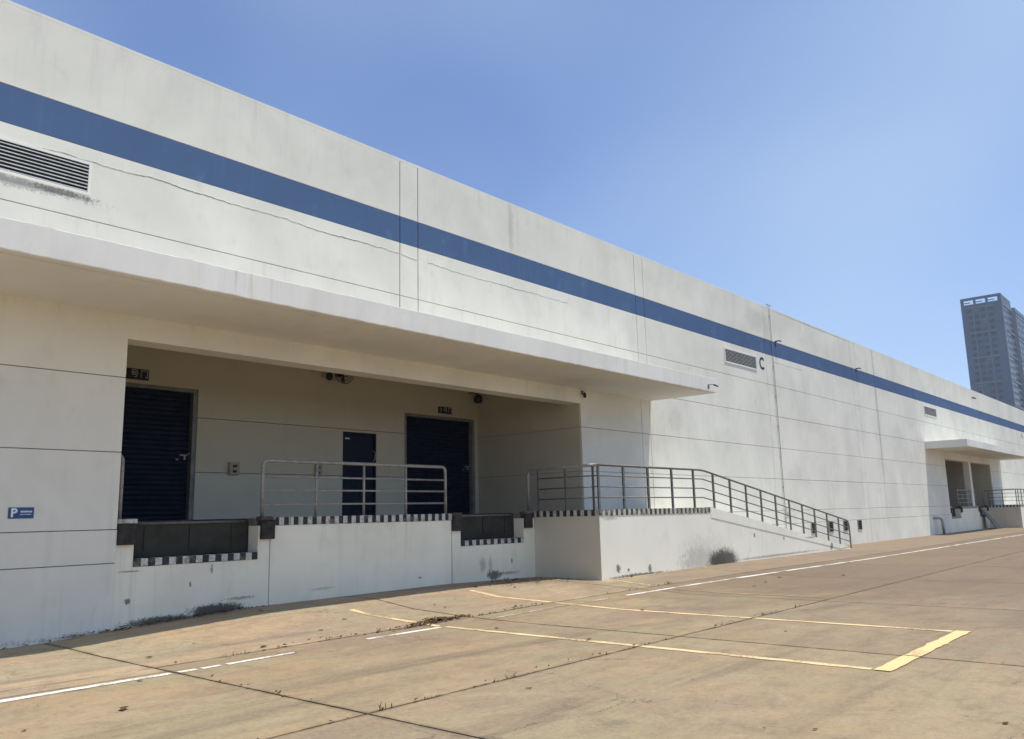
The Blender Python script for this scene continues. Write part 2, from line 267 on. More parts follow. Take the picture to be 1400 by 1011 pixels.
# ------------------------------------------------------------------ mesh helpers
class MB:
    def __init__(s): s.v = []; s.f = []; s.mi = []; s.sm = []
    def add(s, vs, fs, mi=0, smooth=False):
        b = len(s.v); s.v += [tuple(v) for v in vs]
        for f in fs: s.f.append([i+b for i in f]); s.mi.append(mi); s.sm.append(smooth)
        return s
    def box(s, x0, x1, y0, y1, z0, z1, mi=0):
        v = [(x, y, z) for z in (z0, z1) for y in (y0, y1) for x in (x0, x1)]
        return s.add(v, [(0, 2, 3, 1), (4, 5, 7, 6), (0, 1, 5, 4), (2, 6, 7, 3), (0, 4, 6, 2), (1, 3, 7, 5)], mi)
    def panel(s, x0, x1, z0, z1, y0=0.0, y1=0.06, c=0.006, mi=0):
        # box whose front (towards -y) has a small chamfer
        f = [(x0+c, y0, z0+c), (x1-c, y0, z0+c), (x1-c, y0, z1-c), (x0+c, y0, z1-c)]
        e = [(x0, y0+c, z0), (x1, y0+c, z0), (x1, y0+c, z1), (x0, y0+c, z1)]
        b = [(x0, y1, z0), (x1, y1, z0), (x1, y1, z1), (x0, y1, z1)]
        fs = [(0, 1, 2, 3), (11, 10, 9, 8)]
        for i in range(4):
            j = (i+1) % 4; fs += [(4+i, 4+j, j, i), (8+i, 8+j, 4+j, 4+i)]
        return s.add(f+e+b, fs, mi)
    def prism_y(s, poly, y0, y1, mi=0):
        # polygon in x,z (counter-clockwise seen from -y) swept along y
        n = len(poly); v = [(x, y0, z) for x, z in poly] + [(x, y1, z) for x, z in poly]
        fs = [tuple(range(n)), tuple(range(2*n-1, n-1, -1))]
        for i in range(n): j = (i+1) % n; fs.append((n+i, n+j, j, i))
        return s.add(v, fs, mi)
    def tube(s, pts, r, n=8, mi=0, cap=True):
        pts = [Vector(p) for p in pts]; rings = []; up = None
        for i, p in enumerate(pts):
            d = ((pts[i+1]-p).normalized() if i < len(pts)-1 else Vector((0, 0, 0))) + ((p-pts[i-1]).normalized() if i else Vector((0, 0, 0)))
            d.normalize()
            if up is None: up = Vector((0, 0, 1)) if abs(d.z) < 0.9 else Vector((0, 1, 0))
            a = d.cross(up).normalized(); b = a.cross(d).normalized(); up = b
            ri = r[i] if isinstance(r, (list, tuple)) else r
            rings.append([p + a*math.cos(2*math.pi*k/n)*ri + b*math.sin(2*math.pi*k/n)*ri for k in range(n)])
        base = len(s.v)
        for rg in rings: s.v += [tuple(q) for q in rg]
        for i in range(len(rings)-1):
            for k in range(n):
                a = base+i*n+k; b = base+i*n+(k+1) % n
                s.f.append([a, b, b+n, a+n]); s.mi.append(mi); s.sm.append(True)
        if cap:
            s.f.append([base+k for k in range(n)][::-1]); s.mi.append(mi); s.sm.append(False)
            e = base+(len(rings)-1)*n
            s.f.append([e+k for k in range(n)]); s.mi.append(mi); s.sm.append(False)
        return s
    def lathe(s, c, prof, n=16, mi=0, axis='z'):
        # prof: list of (radius, height)
        b = len(s.v)
        for (r, h) in prof:
            for k in range(n):
                a = 2*math.pi*k/n; q = (r*math.cos(a), r*math.sin(a), h)
                if axis == 'y': q = (q[0], q[2], q[1])
                s.v.append((c[0]+q[0], c[1]+q[1], c[2]+q[2]))
        for i in range(len(prof)-1):
            for k in range(n):
                s.f.append([b+i*n+k, b+i*n+(k+1) % n, b+(i+1)*n+(k+1) % n, b+(i+1)*n+k]); s.mi.append(mi); s.sm.append(True)
        return s
    def mesh(s, name, mats):
        me = bpy.data.meshes.new(name); me.from_pydata(s.v, [], s.f)
        for mt in (mats if isinstance(mats, (list, tuple)) else [mats]): me.materials.append(M[mt] if isinstance(mt, str) else mt)
        for i, p in enumerate(me.polygons): p.material_index = s.mi[i]; p.use_smooth = s.sm[i]
        me.update(); return me
    def build(s, name, mats, parent=None):
        return obj(name, s.mesh(name, mats), parent)

WT = {}     # where each parent sits in the world
def obj(name, me, parent=None):
    o = bpy.data.objects.new(name, me); COL.objects.link(o)
    WT[o.name] = Vector((0, 0, 0))
    if parent is not None: o.parent = parent; o.matrix_parent_inverse = Matrix.Translation(-WT[parent.name])
    return o
def thing(name, label, cat, loc=(0, 0, 0), group=None):
    o = bpy.data.objects.new(name, None); COL.objects.link(o); o.location = loc; o.empty_display_size = 0.2; WT[o.name] = Vector(loc)
    o['label'] = label; o['category'] = cat
    if group: o['group'] = group
    return o
def tag(o, label, cat, group=None):
    o['label'] = label; o['category'] = cat
    if group: o['group'] = group
    return o
def struct(o): o['kind'] = 'structure'; return o

def lerp_tab(tab, x):
    if x <= tab[0][0]: return tab[0][1]
    for (a, va), (b, vb) in zip(tab, tab[1:]):
        if x <= b: return va + (vb-va)*(x-a)/(b-a)
    return tab[-1][1]
ZW = [(-100, 0), (4, 0), (4.7, .02), (5.4, .07), (7.5, .175), (12, .205), (14.8, .15), (20, .16), (29, .13), (33, .05), (36, .01), (45, 0)]
ZM = [(-100, 0), (5, 0), (7, .06), (12, .08), (14.8, .128), (20, .15), (29, .12), (33, .04), (36, 0)]
Z3 = [(-100, 0), (9, 0), (11, .035), (16, .05), (20, .04), (26, 0)]
def gz(x, y):
    a, b, c = lerp_tab(ZW, x), lerp_tab(ZM, x), lerp_tab(Z3, x)
    if y >= -0.8: return a
    if y >= -1.8: return a + (b-a)*(-0.8-y)
    if y >= -3.3: return b + (c-b)*(-1.8-y)/1.5
    if y >= -4.5: return c*(1-(-3.3-y)/1.2)
    return 0.0

# ------------------------------------------------------------------ ground: one sheet, slabs laid on it, painted lines
def frange(a, b, n): return [a+(b-a)*i/n for i in range(n+1)]
gx = [-700, -300, -40] + frange(-10, 48, 58) + [115, 400, 700]
gy = [-700, -300, -60, -13, -6.7, -4.5, -3.3, -2.6, -1.8, -1.3, -.8, -.3, .3, 60, 300, 700]
b = MB()
vs = [(x, y, gz(x, y)-0.03) for y in gy for x in gx]
nx = len(gx)
fs = [(j*nx+i, j*nx+i+1, (j+1)*nx+i+1, (j+1)*nx+i) for j in range(len(gy)-1) for i in range(nx-1)]
ground = struct(b.add(vs, fs).build('ground', 'soil'))
xs = [-38.4+4.78*i for i in range(8)] + [-0.28, 4.5, 9.47] + [14.25+4.75*i for i in range(22)]
xs = sorted(set(round(v, 2) for v in xs))
xs = [v for i, v in enumerate(xs) if i == 0 or v-xs[i-1] > 2]
ys = [-41, -34.5, -27.5, -20.5, -13.6, -6.73, -3.1, 0.25]
GAP = 0.014
for i in range(len(xs)-1):
    for j in range(len(ys)-1):
        x0, x1, y0, y1 = xs[i], xs[i+1], ys[j], ys[j+1]
        near = j >= 4 and -1 < x0 < 48
        if j == 5 and x1 <= 4.6: y1 = -3.43
        if j == 6 and x1 <= 4.6: y0 = -3.43
        g_ = GAP if near else 0.012
        ax = frange(x0+g_, x1-g_, 16 if near else 1)
        ay = frange(y0+g_, y1-g_, 10) if near else [y0+g_, y1-g_]
        if near and j == 6: ay = [y0+g_, -2.6, -2.2, -1.8, -1.5, -1.15, -.8, -.4, 0, y1]
        b = MB(); nxx, nyy = len(ax), len(ay); rnd = random.Random(i*31+j)
        top = []
        for q, y in enumerate(ay):
            for p, x in enumerate(ax):
                dx = dy = 0
                if near:
                    if p in (0, nxx-1): dx = rnd.gauss(0, 0.0028)*(1 if 0 < q < nyy-1 else 0)
                    if q in (0, nyy-1): dy = rnd.gauss(0, 0.0028)*(1 if 0 < p < nxx-1 else 0)
                top.append((x+dx, y+dy, gz(x, y) + (0.0 if near else 0.0)))
        fs = [(q*nxx+p, q*nxx+p+1, (q+1)*nxx+p+1, (q+1)*nxx+p) for q in range(nyy-1) for p in range(nxx-1)]
        b.add(top, fs)
        rim = list(range(nxx)) + [q*nxx+nxx-1 for q in range(1, nyy)] + [(nyy-1)*nxx+p for p in range(nxx-2, -1, -1)] + [q*nxx for q in range(nyy-2, 0, -1)]
        low = [(top[k][0], top[k][1], top[k][2]-0.05) for k in rim]; nb = len(b.v); b.v += low
        for k in range(len(rim)):
            k2 = (k+1) % len(rim); b.f.append([rim[k2], rim[k], nb+k, nb+k2]); b.mi.append(0); b.sm.append(False)
        b.build('concrete_slab', 'concrete_warm' if j == 6 else 'concrete', ground)

def strip(p0, p1, wdt, mat, name='painted_line', jit=0.006, seg=0.12, dz=0.005):
    p0, p1 = Vector((*p0, 0)), Vector((*p1, 0)); d = (p1-p0); L = d.length; d.normalize(); nrm = Vector((-d.y, d.x, 0))
    n = max(2, int(L/seg)); b = MB(); vs = []
    for i in range(n+1):
        c = p0 + d*(L*i/n)
        for k, s_ in enumerate((-1, 1)):
            q = c + nrm*(s_*wdt/2 + random.gauss(0, jit)); vs.append((q.x, q.y, gz(q.x, q.y)+dz))
    b.add(vs, [(2*i+1, 2*i, 2*i+2, 2*i+3) for i in range(n)])
    o = b.build(name, mat, ground); return o
# white lane line (worn through between the docks)
strip((-12, -3.53), (4.44, -3.60), 0.11, 'line_white')
strip((4.52, -3.60), (4.72, -3.60), 0.09, 'line_white')
strip((4.78, -3.60), (5.00, -3.60), 0.08, 'line_white')
strip((5.08, -3.60), (5.98, -3.57), 0.09, 'line_white')
strip((7.15, -3.47), (8.48, -3.47), 0.10, 'line_white')
strip((9.6, -3.49), (12.6, -3.5), 0.08, 'line_white_faint')
strip((13.2, -3.5), (15.6, -3.52), 0.09, 'line_white')
strip((15.6, -3.52), (46.0, -4.0), 0.11, 'line_white', seg=0.4)
strip((46.0, -4.0), (110.0, -4.9), 0.11, 'line_white', seg=1.0)
# yellow parking bay
strip((8.55, -9.36), (8.55, -6.75), 0.11, 'line_yellow')
strip((8.55, -6.71), (8.55, -3.5), 0.11, 'line_yellow')
strip((8.55, -3.35), (8.55, -1.35), 0.11, 'line_yellow')
strip((11.56, -9.36), (11.55, -6.75), 0.11, 'line_yellow')
strip((11.55, -6.71), (11.54, -3.14), 0.11, 'line_yellow')
strip((11.54, -3.04), (11.55, -1.1), 0.11, 'line_yellow')
strip((8.50, -9.47), (9.452, -9.47), 0.165, 'line_orange', dz=0.009)
strip((9.488, -9.47), (11.62, -9.47), 0.165, 'line_orange', dz=0.009)
strip((14.75, -3.7), (14.75, -6.6), 0.08, 'line_faint')
strip((14.9, -3.0), (15.1, -1.95), 0.08, 'line_yellow')
strip((15.1, -1.92), (19.2, -1.95), 0.05, 'line_faint')

# ------------------------------------------------------------------ warehouse
B = thing('warehouse', 'long white concrete panel warehouse with a blue band along the top', 'warehouse')
J = [-0.12, 1.002, 1.475, 2.587, 3.695, 4.844, 5.979, 7.09, 7.661, 8.87]
OP = [(5.38, 16.80, 4.29), (5.38+46.15, 16.80+46.15, 4.11)]
XJ = [-6.9]
k = 1.85
while k < 118: XJ += [k, k+0.5]; k += 8.93
XJ = [-6.9, 1.83, 2.33, 10.76, 11.26, 19.65, 20.10, 28.27, 28.80, 37.35, 37.95, 46.6, 47.1, 55.6, 56.1, 64.7, 65.2, 73.8, 74.3, 83, 83.5, 92, 92.5, 101, 101.5, 110]
def cut(x0, x1, z0, z1):
    rects = [(x0, x1, z0, z1)]
    for (a, c, zt) in OP:
        out = []
        for (p, q, r, s_) in rects:
            if q <= a or p >= c or r >= zt: out.append((p, q, r, s_)); continue
            if p < a: out.append((p, a, r, s_))
            if q > c: out.append((c, q, r, s_))
            if s_ > zt: out.append((max(p, a), min(q, c), zt, s_))
        rects = out
    return rects
for r in range(len(J)-1):
    z0, z1 = J[r], J[r+1]
    blue = r == 7
    gl_, gh_ = (0.002 if r in (7, 8) else 0.007), (0.002 if r in (6, 7) else 0.007)
    for i in range(len(XJ)-1):
        for (a, c, zz0, zz1) in cut(XJ[i], XJ[i+1], z0, z1):
            open_l = any(abs(a-o[1]) < 1e-6 for o in OP); open_r = any(abs(c-o[0]) < 1e-6 for o in OP)
            topcut = any(abs(zz0-o[2]) < 1e-6 for o in OP)
            if topcut: continue            # the beam over the opening is one piece
            b = MB().panel(a + (0.0 if open_l else 0.009), c - (0.0 if open_r else 0.009), zz0+gl_, zz1-gh_, (0.001 if open_l or open_r else random.uniform(-0.0015, 0.0015)), 0.06, 0.0015 if open_l or open_r else 0.005)
            b.build('blue_band_panel' if blue else 'wall_panel', 'blue' if blue else 'wall', B)
core = MB()
for (a, c) in ((-6.88, 5.38), (16.80, 51.53), (62.95, 109.9)): core.box(a+(0.004 if a > 0 else 0), c-(0.004 if c < 100 else 0), 0.018, 0.30, -0.2, 8.84)
for (a, c, zt) in OP: core.box(a-0.004, c+0.004, 0.018, 0.30, zt+0.02, 8.838)
core.box(-6.87, -6.6, 0.30, 40, -0.2, 8.83); core.box(109.6, 109.88, 0.3, 40, -0.2, 8.83)
core.build('wall_core', 'joint', B)
MB().box(-6.85, 109.85, 0.3, 40, 8.35, 8.5).build('roof', 'roof', B)
MB().panel(-6.95, 110.05, 8.866, 8.925, 0.004, 0.34, 0.004).build('parapet_coping', 'wall', B)

def canopy(x0, x1, dz, nm):
    zs, zt, yf = 4.65+dz, 5.03+dz, -2.04
    n = 180; b = MB(); rnd = random.Random(5)
    # front fascia with a slightly uneven lower arris, soffit with a drip groove
    vs = []
    prof = lambda e, t: [(yf+0.012, zs+0.006+e), (yf+e*0.8, zs+0.02+e), (yf+t*0.6, zt-0.006+t), (yf+0.006, zt+t), (0.03, zt), (0.03, zs), (yf+0.14, zs), (yf+0.135, zs+0.02), (yf+0.115, zs+0.02), (yf+0.11, zs)]
    P = len(prof(0, 0)); t = 0
    for i in range(n+1):
        x = x0+(x1-x0)*i/n; e = rnd.gauss(0, 0.004); t = t*0.7 + rnd.gauss(0, 0.0028)
        vs += [(x, y, z) for y, z in prof(e, t)]
    fs = []; mi = []
    for i in range(n):
        for k in range(P):
            a = i*P+k; c = i*P+(k+1) % P
            fs.append((a, c, c+P, a+P)); mi.append(0 if k <= 4 else 1)
    b.add(vs, fs); b.mi = mi
    b.add(vs[:P], [tuple(range(P-1, -1, -1))]); b.add(vs[-P:], [tuple(range(P))])
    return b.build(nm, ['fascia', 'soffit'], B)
canopy(1.65, 20.20, 0, 'canopy'); canopy(1.65+46.15, 20.20+46.15, -0.14, 'canopy')

def recess(ox, dz, zt, pillar=False):
    x0, x1 = 5.38+ox, 16.80+ox; YR = 3.60; D0 = 1.60+dz
    MB().panel(x0+0.0003, x1-0.0003, zt, 4.66+dz*0.8, 0.001, 0.43, 0.0015).build('beam', 'wall', B)
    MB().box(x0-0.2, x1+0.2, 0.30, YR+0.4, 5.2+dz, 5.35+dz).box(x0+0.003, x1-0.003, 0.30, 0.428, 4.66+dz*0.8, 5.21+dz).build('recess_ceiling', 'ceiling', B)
    rows = [D0-0.02, 2.55+dz, 3.66+dz, 5.19+dz]
    holes = [(5.86+ox, 8.46+ox, 4.24+dz), (12.14+ox, 13.16+ox, 3.60+dz), (14.08+ox, 16.68+ox, 4.20+dz)]
    for r in range(3):
        z0, z1 = rows[r]+0.006, rows[r+1]-0.006; runs = [[x0-0.05, x1+0.3, []]]
        for (a, c, h) in holes:
            if z0 >= h: continue
            q = runs[-1]
            if h < z1: q[2].append((a, c, h))
            else: runs.append([c, q[1], []]); q[1] = a
        for (p, q, nts) in runs:
            poly = [(p, z0)]
            for (a, c, h) in nts: poly += [(a, z0), (a, h), (c, h), (c, z0)]
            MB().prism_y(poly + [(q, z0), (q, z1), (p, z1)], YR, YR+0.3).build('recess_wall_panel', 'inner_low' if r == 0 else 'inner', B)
    MB().box(x0-0.06, x1+0.3, YR+0.30, YR+0.45, 0, 5.3+dz).build('recess_back', 'dark', B)
    # side walls of the recess
    for r in range(3):
        z0, z1 = [1.3+dz, 2.587, 3.695, 5.19+dz][r:r+2]
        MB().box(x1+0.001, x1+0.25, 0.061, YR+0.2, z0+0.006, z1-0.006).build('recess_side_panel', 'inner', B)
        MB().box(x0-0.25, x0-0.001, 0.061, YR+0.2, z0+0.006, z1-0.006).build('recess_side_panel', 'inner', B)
    MB().box(x1+0.012, x1+0.28, 0.302, YR+0.2, 1.0, 5.2+dz).box(x0-0.28, x0-0.012, 0.302, YR+0.2, 0, 5.2+dz).build('recess_side_core', 'joint', B)
    # roller doors, one slat after the other
    for (a, c, h) in (holes[0], holes[2]):
        f = MB()
        f.box(a+0.001, a+0.09, YR+0.02, YR+0.29, D0, h-0.002); f.box(c-0.09, c-0.001, YR+0.02, YR+0.29, D0, h-0.002); f.box(a+0.09, c-0.09, YR+0.03, YR+0.28, h-0.07, h-0.003)
        d = f.build('roller_door', 'frame', B)
        hh = (h-0.07-D0)/26
        sl = MB(); sl.prism_y([(0, 0), (1, 0), (1, 1), (0, 1)], 0, 1)
        sm = MB(); y0 = YR+0.16
        pr = [(0.0, 0.0), (-0.014, 0.2), (-0.018, 0.5), (-0.014, 0.8), (0.0, 0.97), (0.02, 0.97), (0.02, 0.0)]
        vs = [(a+0.08, y0+yy, q*hh) for yy, q in pr] + [(c-0.08, y0+yy, q*hh) for yy, q in pr]; n = len(pr)
        sm.add(vs, [tuple(range(n-1, -1, -1)), tuple(range(n, 2*n))] + [((i+1) % n, i, i+n, (i+1) % n+n)[::-1] for i in range(n)])
        me = sm.mesh('slat', 'door')
        for i in range(26):
            o = obj('slat', me, d); o.location = (0, 0, D0+i*hh)
        hd = MB().box(c-0.28, c-0.14, YR+0.10, YR+0.14, D0+1.28, D0+1.305).box(c-0.20, c-0.17, YR+0.10, YR+0.14, D0+1.2, D0+1.30).box(c-0.36, c-0.31, YR+0.11, YR+0.14, D0+1.19, D0+1.215)
        hd.tube([(c-0.14, YR+0.11, D0+1.30), (c-0.10, YR+0.07, D0+1.33)], 0.018, 6)
        hd.build('door_lock', 'galv', d)
    a, c, h = holes[1]
    d = MB().box(a+0.001, a+0.05, YR+0.01, YR+0.28, D0, h-0.002).box(c-0.05, c-0.001, YR+0.01, YR+0.28, D0, h-0.002).box(a+0.05, c-0.05, YR+0.012, YR+0.27, h-0.05, h-0.003).build('service_door', 'door2', B)
    MB().panel(a+0.05, c-0.05, D0, h-0.05, YR+0.05, YR+0.10, 0.004).build('door_leaf', 'door2', d)
    MB().box(a+0.10, a+0.24, YR+0.045, YR+0.049, h-0.17, h-0.14).build('door_plate', 'sign_white', d)
    MB().tube([(c-0.10, YR+0.04, D0+1.30), (c-0.07, YR-0.02, D0+1.36), (c-0.045, YR-0.02, D0+1.52), (c-0.07, YR+0.03, D0+1.58)], 0.016, 6).build('door_handle', 'galv', d)
recess(0, 0, 4.29); recess(46.15, -0.18, 4.11)
MB().panel(57.3, 57.75, 1.35, 4.12, 0.05, 0.40, 0.01).build('pillar', 'wall_clean', B)

# plaster strip under the blue band: its ragged lower edge has come away from the wall
def plaster(x0, x1, zb, seed):
    rnd = random.Random(seed); n = int((x1-x0)/0.035); f = []; e = 0; e2 = 0
    for i in range(n+1):
        x = x0+(x1-x0)*i/n; e = e*0.94 + rnd.gauss(0, 0.004); e2 = e2*0.6 + rnd.gauss(0, 0.003)
        f.append((x, zb+e+e2, max(0.0010, 0.0060+rnd.gauss(0, 0.0024)+0.004*math.sin(x*2.1+seed))))
    b = MB(); vs = []
    for (x, z, w_) in f: vs += [(x, -0.0055, z), (x, -0.0040, z+0.03), (x, -0.0035, 7.086), (x, 0.004, z-0.001)]
    fs = []
    for i in range(n): a = 4*i; fs += [(a, a+4, a+5, a+1), (a+1, a+5, a+6, a+2), (a+3, a+7, a+4, a)]
    o = b.add(vs, fs).build('plaster_strip', 'wall', B)
    c = MB(); vs = []
    for (x, z, w_) in f: vs += [(x, -0.003, z-w_), (x, -0.003, z+0.001)]
    c.add(vs, [(2*i, 2*i+2, 2*i+3, 2*i+1) for i in range(n)]).build('crack', 'crack', o)
plaster(2.35, 10.74, 6.885, 1); plaster(10.79, 11.23, 6.84, 2); plaster(11.55, 16.4, 6.825, 3); plaster(28.85, 31.6, 6.86, 4); plaster(-6.8, 1.8, 6.9, 9)

def louvre(x0, x1, z0, z1, n, proud=0.028):
    f = MB()
    f.box(x0-0.04, x0, -proud, 0.001, z0-0.04, z1+0.04); f.box(x1, x1+0.04, -proud, 0.001, z0-0.04, z1+0.04)
    f.box(x0, x1, -proud+0.002, 0.001, z0-0.04, z0); f.box(x0, x1, -proud+0.002, 0.001, z1, z1+0.04)
    o = f.build('louvre_vent', 'wall_clean', B)
    MB().box(x0, x1, -0.008, -0.003, z0, z1).build('backing', 'dark', o)
    h = (z1-z0)/n
    s_ = MB(); s_.add([(x0, -proud+0.004, 0.08*h), (x1, -proud+0.004, 0.08*h), (x1, -0.01, 0.34*h), (x0, -0.01, 0.34*h), (x0, -proud+0.004, 0.36*h), (x1, -proud+0.004, 0.36*h), (x1, -0.01, 0.50*h), (x0, -0.01, 0.50*h)],
              [(0, 3, 2, 1), (4, 5, 6, 7), (0, 1, 5, 4), (2, 3, 7, 6), (0, 4, 7, 3), (1, 2, 6, 5)])
    me = s_.mesh('slat', 'slat')
    for i in range(n):
        q = obj('slat', me, o); q.location = (0, 0, z0+i*h)
    return o
louvre(2.28, 4.65, 6.39, 6.82, 8); louvre(25.02, 27.38, 6.42, 6.84, 9); louvre(48.40, 50.75, 6.42, 6.86, 9)
for x in (31.18, 32.95, 34.58, 36.27):
    o = MB().box(x-0.03, x, -0.03, 0.001, 0.58, 1.0).box(x+0.42, x+0.45, -0.03, 0.001, 0.58, 1.0).box(x, x+0.42, -0.029, 0.001, 0.58, 0.61).box(x, x+0.42, -0.029, 0.001, 0.97, 1.0).build('air_brick', 'galv', B)
    MB().box(x, x+0.42, -0.006, -0.003, 0.61, 0.97).build('opening', 'dark', o)  # flat plate painted as the shaded hole, the wall behind is uncut
    for i in range(3): MB().box(x, x+0.42, -0.026, -0.008, 0.69+i*0.09, 0.70+i*0.09).build('bar', 'rail_dark', o)

def text_mesh(txt, size, depth=0.003, bold=0.0):
    cu = bpy.data.curves.new('t', 'FONT'); cu.body = txt; cu.size = size; cu.extrude = depth; cu.align_x = 'CENTER'; cu.align_y = 'CENTER'; cu.offset = bold; cu.resolution_u = 3
    o = bpy.data.objects.new('t', cu); COL.objects.link(o)
    me = bpy.data.meshes.new_from_object(o.evaluated_get(bpy.context.evaluated_depsgraph_get()))
    bpy.data.objects.remove(o); return me
def text(name, txt, size, loc, mat, parent, sx=1.0, bold=0.0, depth=0.003):
    bpy.context.view_layer.update()
    me = text_mesh(txt, size, depth, bold); me.materials.clear(); me.materials.append(M[mat])
    me.transform(Matrix.Translation(loc) @ Matrix.Rotation(R(90), 4, 'X') @ Matrix.Diagonal((sx, 1, 1, 1)))
    return obj(name, me, parent)
text('painted_letter', 'C', 0.62, (27.88, -0.004, 6.67), 'letter', B, 0.95, 0.012)['label'] = 'dark painted letter C beside the louvre vent'
text('painted_letter', 'A', 0.62, (75.75, -0.004, 6.75), 'letter', B, 1.0, 0.012)

# ------------------------------------------------------------------ loading docks
def stripes(b, x0, x1, z0, z1, y, per, off=0, mats=(0, 1), top=0.10, y_out=0.012):
    n = max(1, round((x1-x0)/per*2)); e = (x1-x0)/n
    for i in range(n):
        m_ = mats[(i+off) % 2]; j = random.uniform(-0.010, 0.010) if 0 < i else 0
        b.box(x0+i*e+0.0005, x0+(i+1)*e-0.0005, y-y_out - (0.001 if m_ else 0), y+top, z0+random.uniform(-.006, .006), z1, m_)
def dock(ox, dz, label, cat_label):
    x = lambda v: v+ox
    T = 1.60+dz
    D = thing('loading_dock', label, 'loading dock', (x(11), 1.0, 0))
    zb = -0.15
    # front wall panels, two of them notched for the leveller pits
    def notch(x0, x1, p0, p1, y0):
        poly = [(x(x0), zb), (x(x1), zb), (x(x1), T-0.13), (x(p1), T-0.13), (x(p1), 0.93+dz), (x(p0), 0.93+dz), (x(p0), T-0.13), (x(x0), T-0.13)]
        MB().prism_y(poly, y0, 0.32).build('front_panel', 'dock', D)
    notch(5.384, 7.918, 5.65, 7.70, 0.03)
    MB().panel(x(7.935), x(12.185), zb, T-0.13, 0.028, 0.31, 0.006).build('front_panel', 'dock', D)
    notch(12.202, 16.796, 12.45, 14.48, 0.03)
    # platform mass and pits
    p = MB()
    for (a, c) in ((5.386, 5.642), (7.708, 12.442), (14.488, 16.794)): p.box(x(a), x(c), 0.14, 3.62, zb+0.01, T-0.002)
    for (a, c) in ((5.65, 7.70), (12.45, 14.48)):
        p.box(x(a)-0.01, x(c)+0.01, 0.30, 2.35, zb+0.02, 0.90+dz); p.box(x(a)-0.01, x(c)+0.01, 2.35, 3.615, zb+0.02, T-0.004)
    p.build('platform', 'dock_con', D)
    # striped edges
    def run(*a, **k_):
        e = MB(); stripes(e, *a, **k_); e.build('striped_edge', ['black', 'stripe_w'], D)
    run(x(7.99), x(12.19), T-0.13, T+0.004, 0.028, 0.19)
    run(x(14.77), x(14.85), T-0.13, T+0.004, 0.03, 0.19)
    for (a, c) in ((5.655, 7.695), (12.455, 14.475)): run(x(a), x(c), 0.935+dz, 1.045+dz, 0.03, 0.22, top=0.2, y_out=0.010)
    # rubber bumpers with their worn caps
    for a in (5.40, 7.735, 12.20, 14.49):
        bm = MB(); bm.panel(x(a), x(a)+0.25, 1.25+dz, 1.55+dz, -0.045, 0.10, 0.02)
        o = bm.build('bumper', 'rubber', D)
        MB().panel(x(a)-0.01, x(a)+0.27, 1.555+dz, 1.622+dz, -0.02, 0.14, 0.012).build('bumper_cap', 'stripe_w' if a < 6 else 'stripe_k', o)
    # levellers: deck plate, side cheeks and hanging lip
    for (a, c) in ((5.65, 7.70), (12.45, 14.48)):
        o = MB().box(x(a)+0.02, x(c)-0.02, 0.36, 2.33, T-0.10, T-0.02).build('dock_leveller', 'steel_dark', D)
        MB().box(x(a)+0.015, x(c)-0.015, 0.33, 0.355, 1.05+dz, T-0.03).build('lip', 'steel_dark', o)
        for s_ in (a+0.3, (a+c)/2, c-0.3): MB().box(x(s_)-0.02, x(s_)+0.02, 0.31, 1.2, 1.16+dz, T-0.10).build('rib', 'steel_dark', o)
        MB().tube([(x(a)+0.08, 0.32, T-0.05), (x(c)-0.08, 0.32, T-0.05)], 0.025, 6).build('hinge', 'rail_dark', o)
    return D
dock(0, 0, 'white loading dock with two leveller pits beneath the near canopy', '')
dock(46.15, -0.18, 'distant loading dock under the far canopy at the right', '')

def fillet(pts, r, n=5):
    pts = [Vector(p) for p in pts]; out = [pts[0]]
    for i in range(1, len(pts)-1):
        a = (pts[i-1]-pts[i]); c = (pts[i+1]-pts[i]); rr_ = min(r, a.length*0.45, c.length*0.45)
        p0 = pts[i]+a.normalized()*rr_; p1 = pts[i]+c.normalized()*rr_
        for k in range(n+1):
            t = k/n; out.append(p0*(1-t)**2 + pts[i]*2*t*(1-t) + p1*t*t)
    return out+[pts[-1]]

def ramp(ox, dz, label):
    x = lambda v: v+ox
    T = 1.62+dz; RM = thing('access_ramp', label, 'ramp', (x(20), -0.9, 0))
    yo = -1.80
    zb = -0.1
    # slope: T at x=19.86 down to ground at 30
    poly = [(x(14.86), zb), (x(30.25), zb), (x(30.25), 0.09 if ox == 0 else 0.02), (x(29.6), 0.17 if ox == 0 else 0.04), (x(19.86), T-0.02), (x(19.80), T-0.12), (x(14.86), T-0.12)]
    MB().prism_y(poly, yo, 0.045).build('ramp_body', 'ramp', RM)
    MB().box(x(14.86)-0.004, x(14.86)+0.02, yo+0.003, 0.044, zb+0.01, T-0.121).build('shaded_end_face', 'ramp_end_shade', RM)  # thin sheet over the ramp body that carries the painted shade tone
    # kerb along the slope, a render band that stands a little proud
    kb = [(x(19.9), T-0.26), (x(29.0), 0.16 if ox == 0 else 0.0), (x(29.75), 0.20 if ox == 0 else 0.06), (x(19.9), T+0.01)]
    MB().prism_y(kb, yo-0.012, yo+0.16).build('kerb', 'ramp', RM)
    e = MB(); stripes(e, x(14.86), x(19.86), T-0.135, T, yo, 0.205, 0, (0, 1), 0.3, 0.010)
    e.build('striped_edge', ['stripe_k', 'stripe_y'], RM)
    e = MB(); n = 19; L0, L1 = yo+0.30, 0.03
    for i in range(n):
        d = (0.03-yo)/n
        e.box(x(14.86)-0.012-0.001*(i % 2), x(14.86)+0.12, yo+0.012+i*d+0.0006, yo+0.012+(i+1)*d-0.0006 if i < n-1 else 0.03, T-0.135, T-0.001, i % 2)
    e.build('striped_edge', ['stripe_w', 'black'], RM)
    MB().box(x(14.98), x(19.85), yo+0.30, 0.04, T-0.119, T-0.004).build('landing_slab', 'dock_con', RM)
    return RM
ramp(0, 0, 'white ramp and landing sloping down beside the near loading dock')
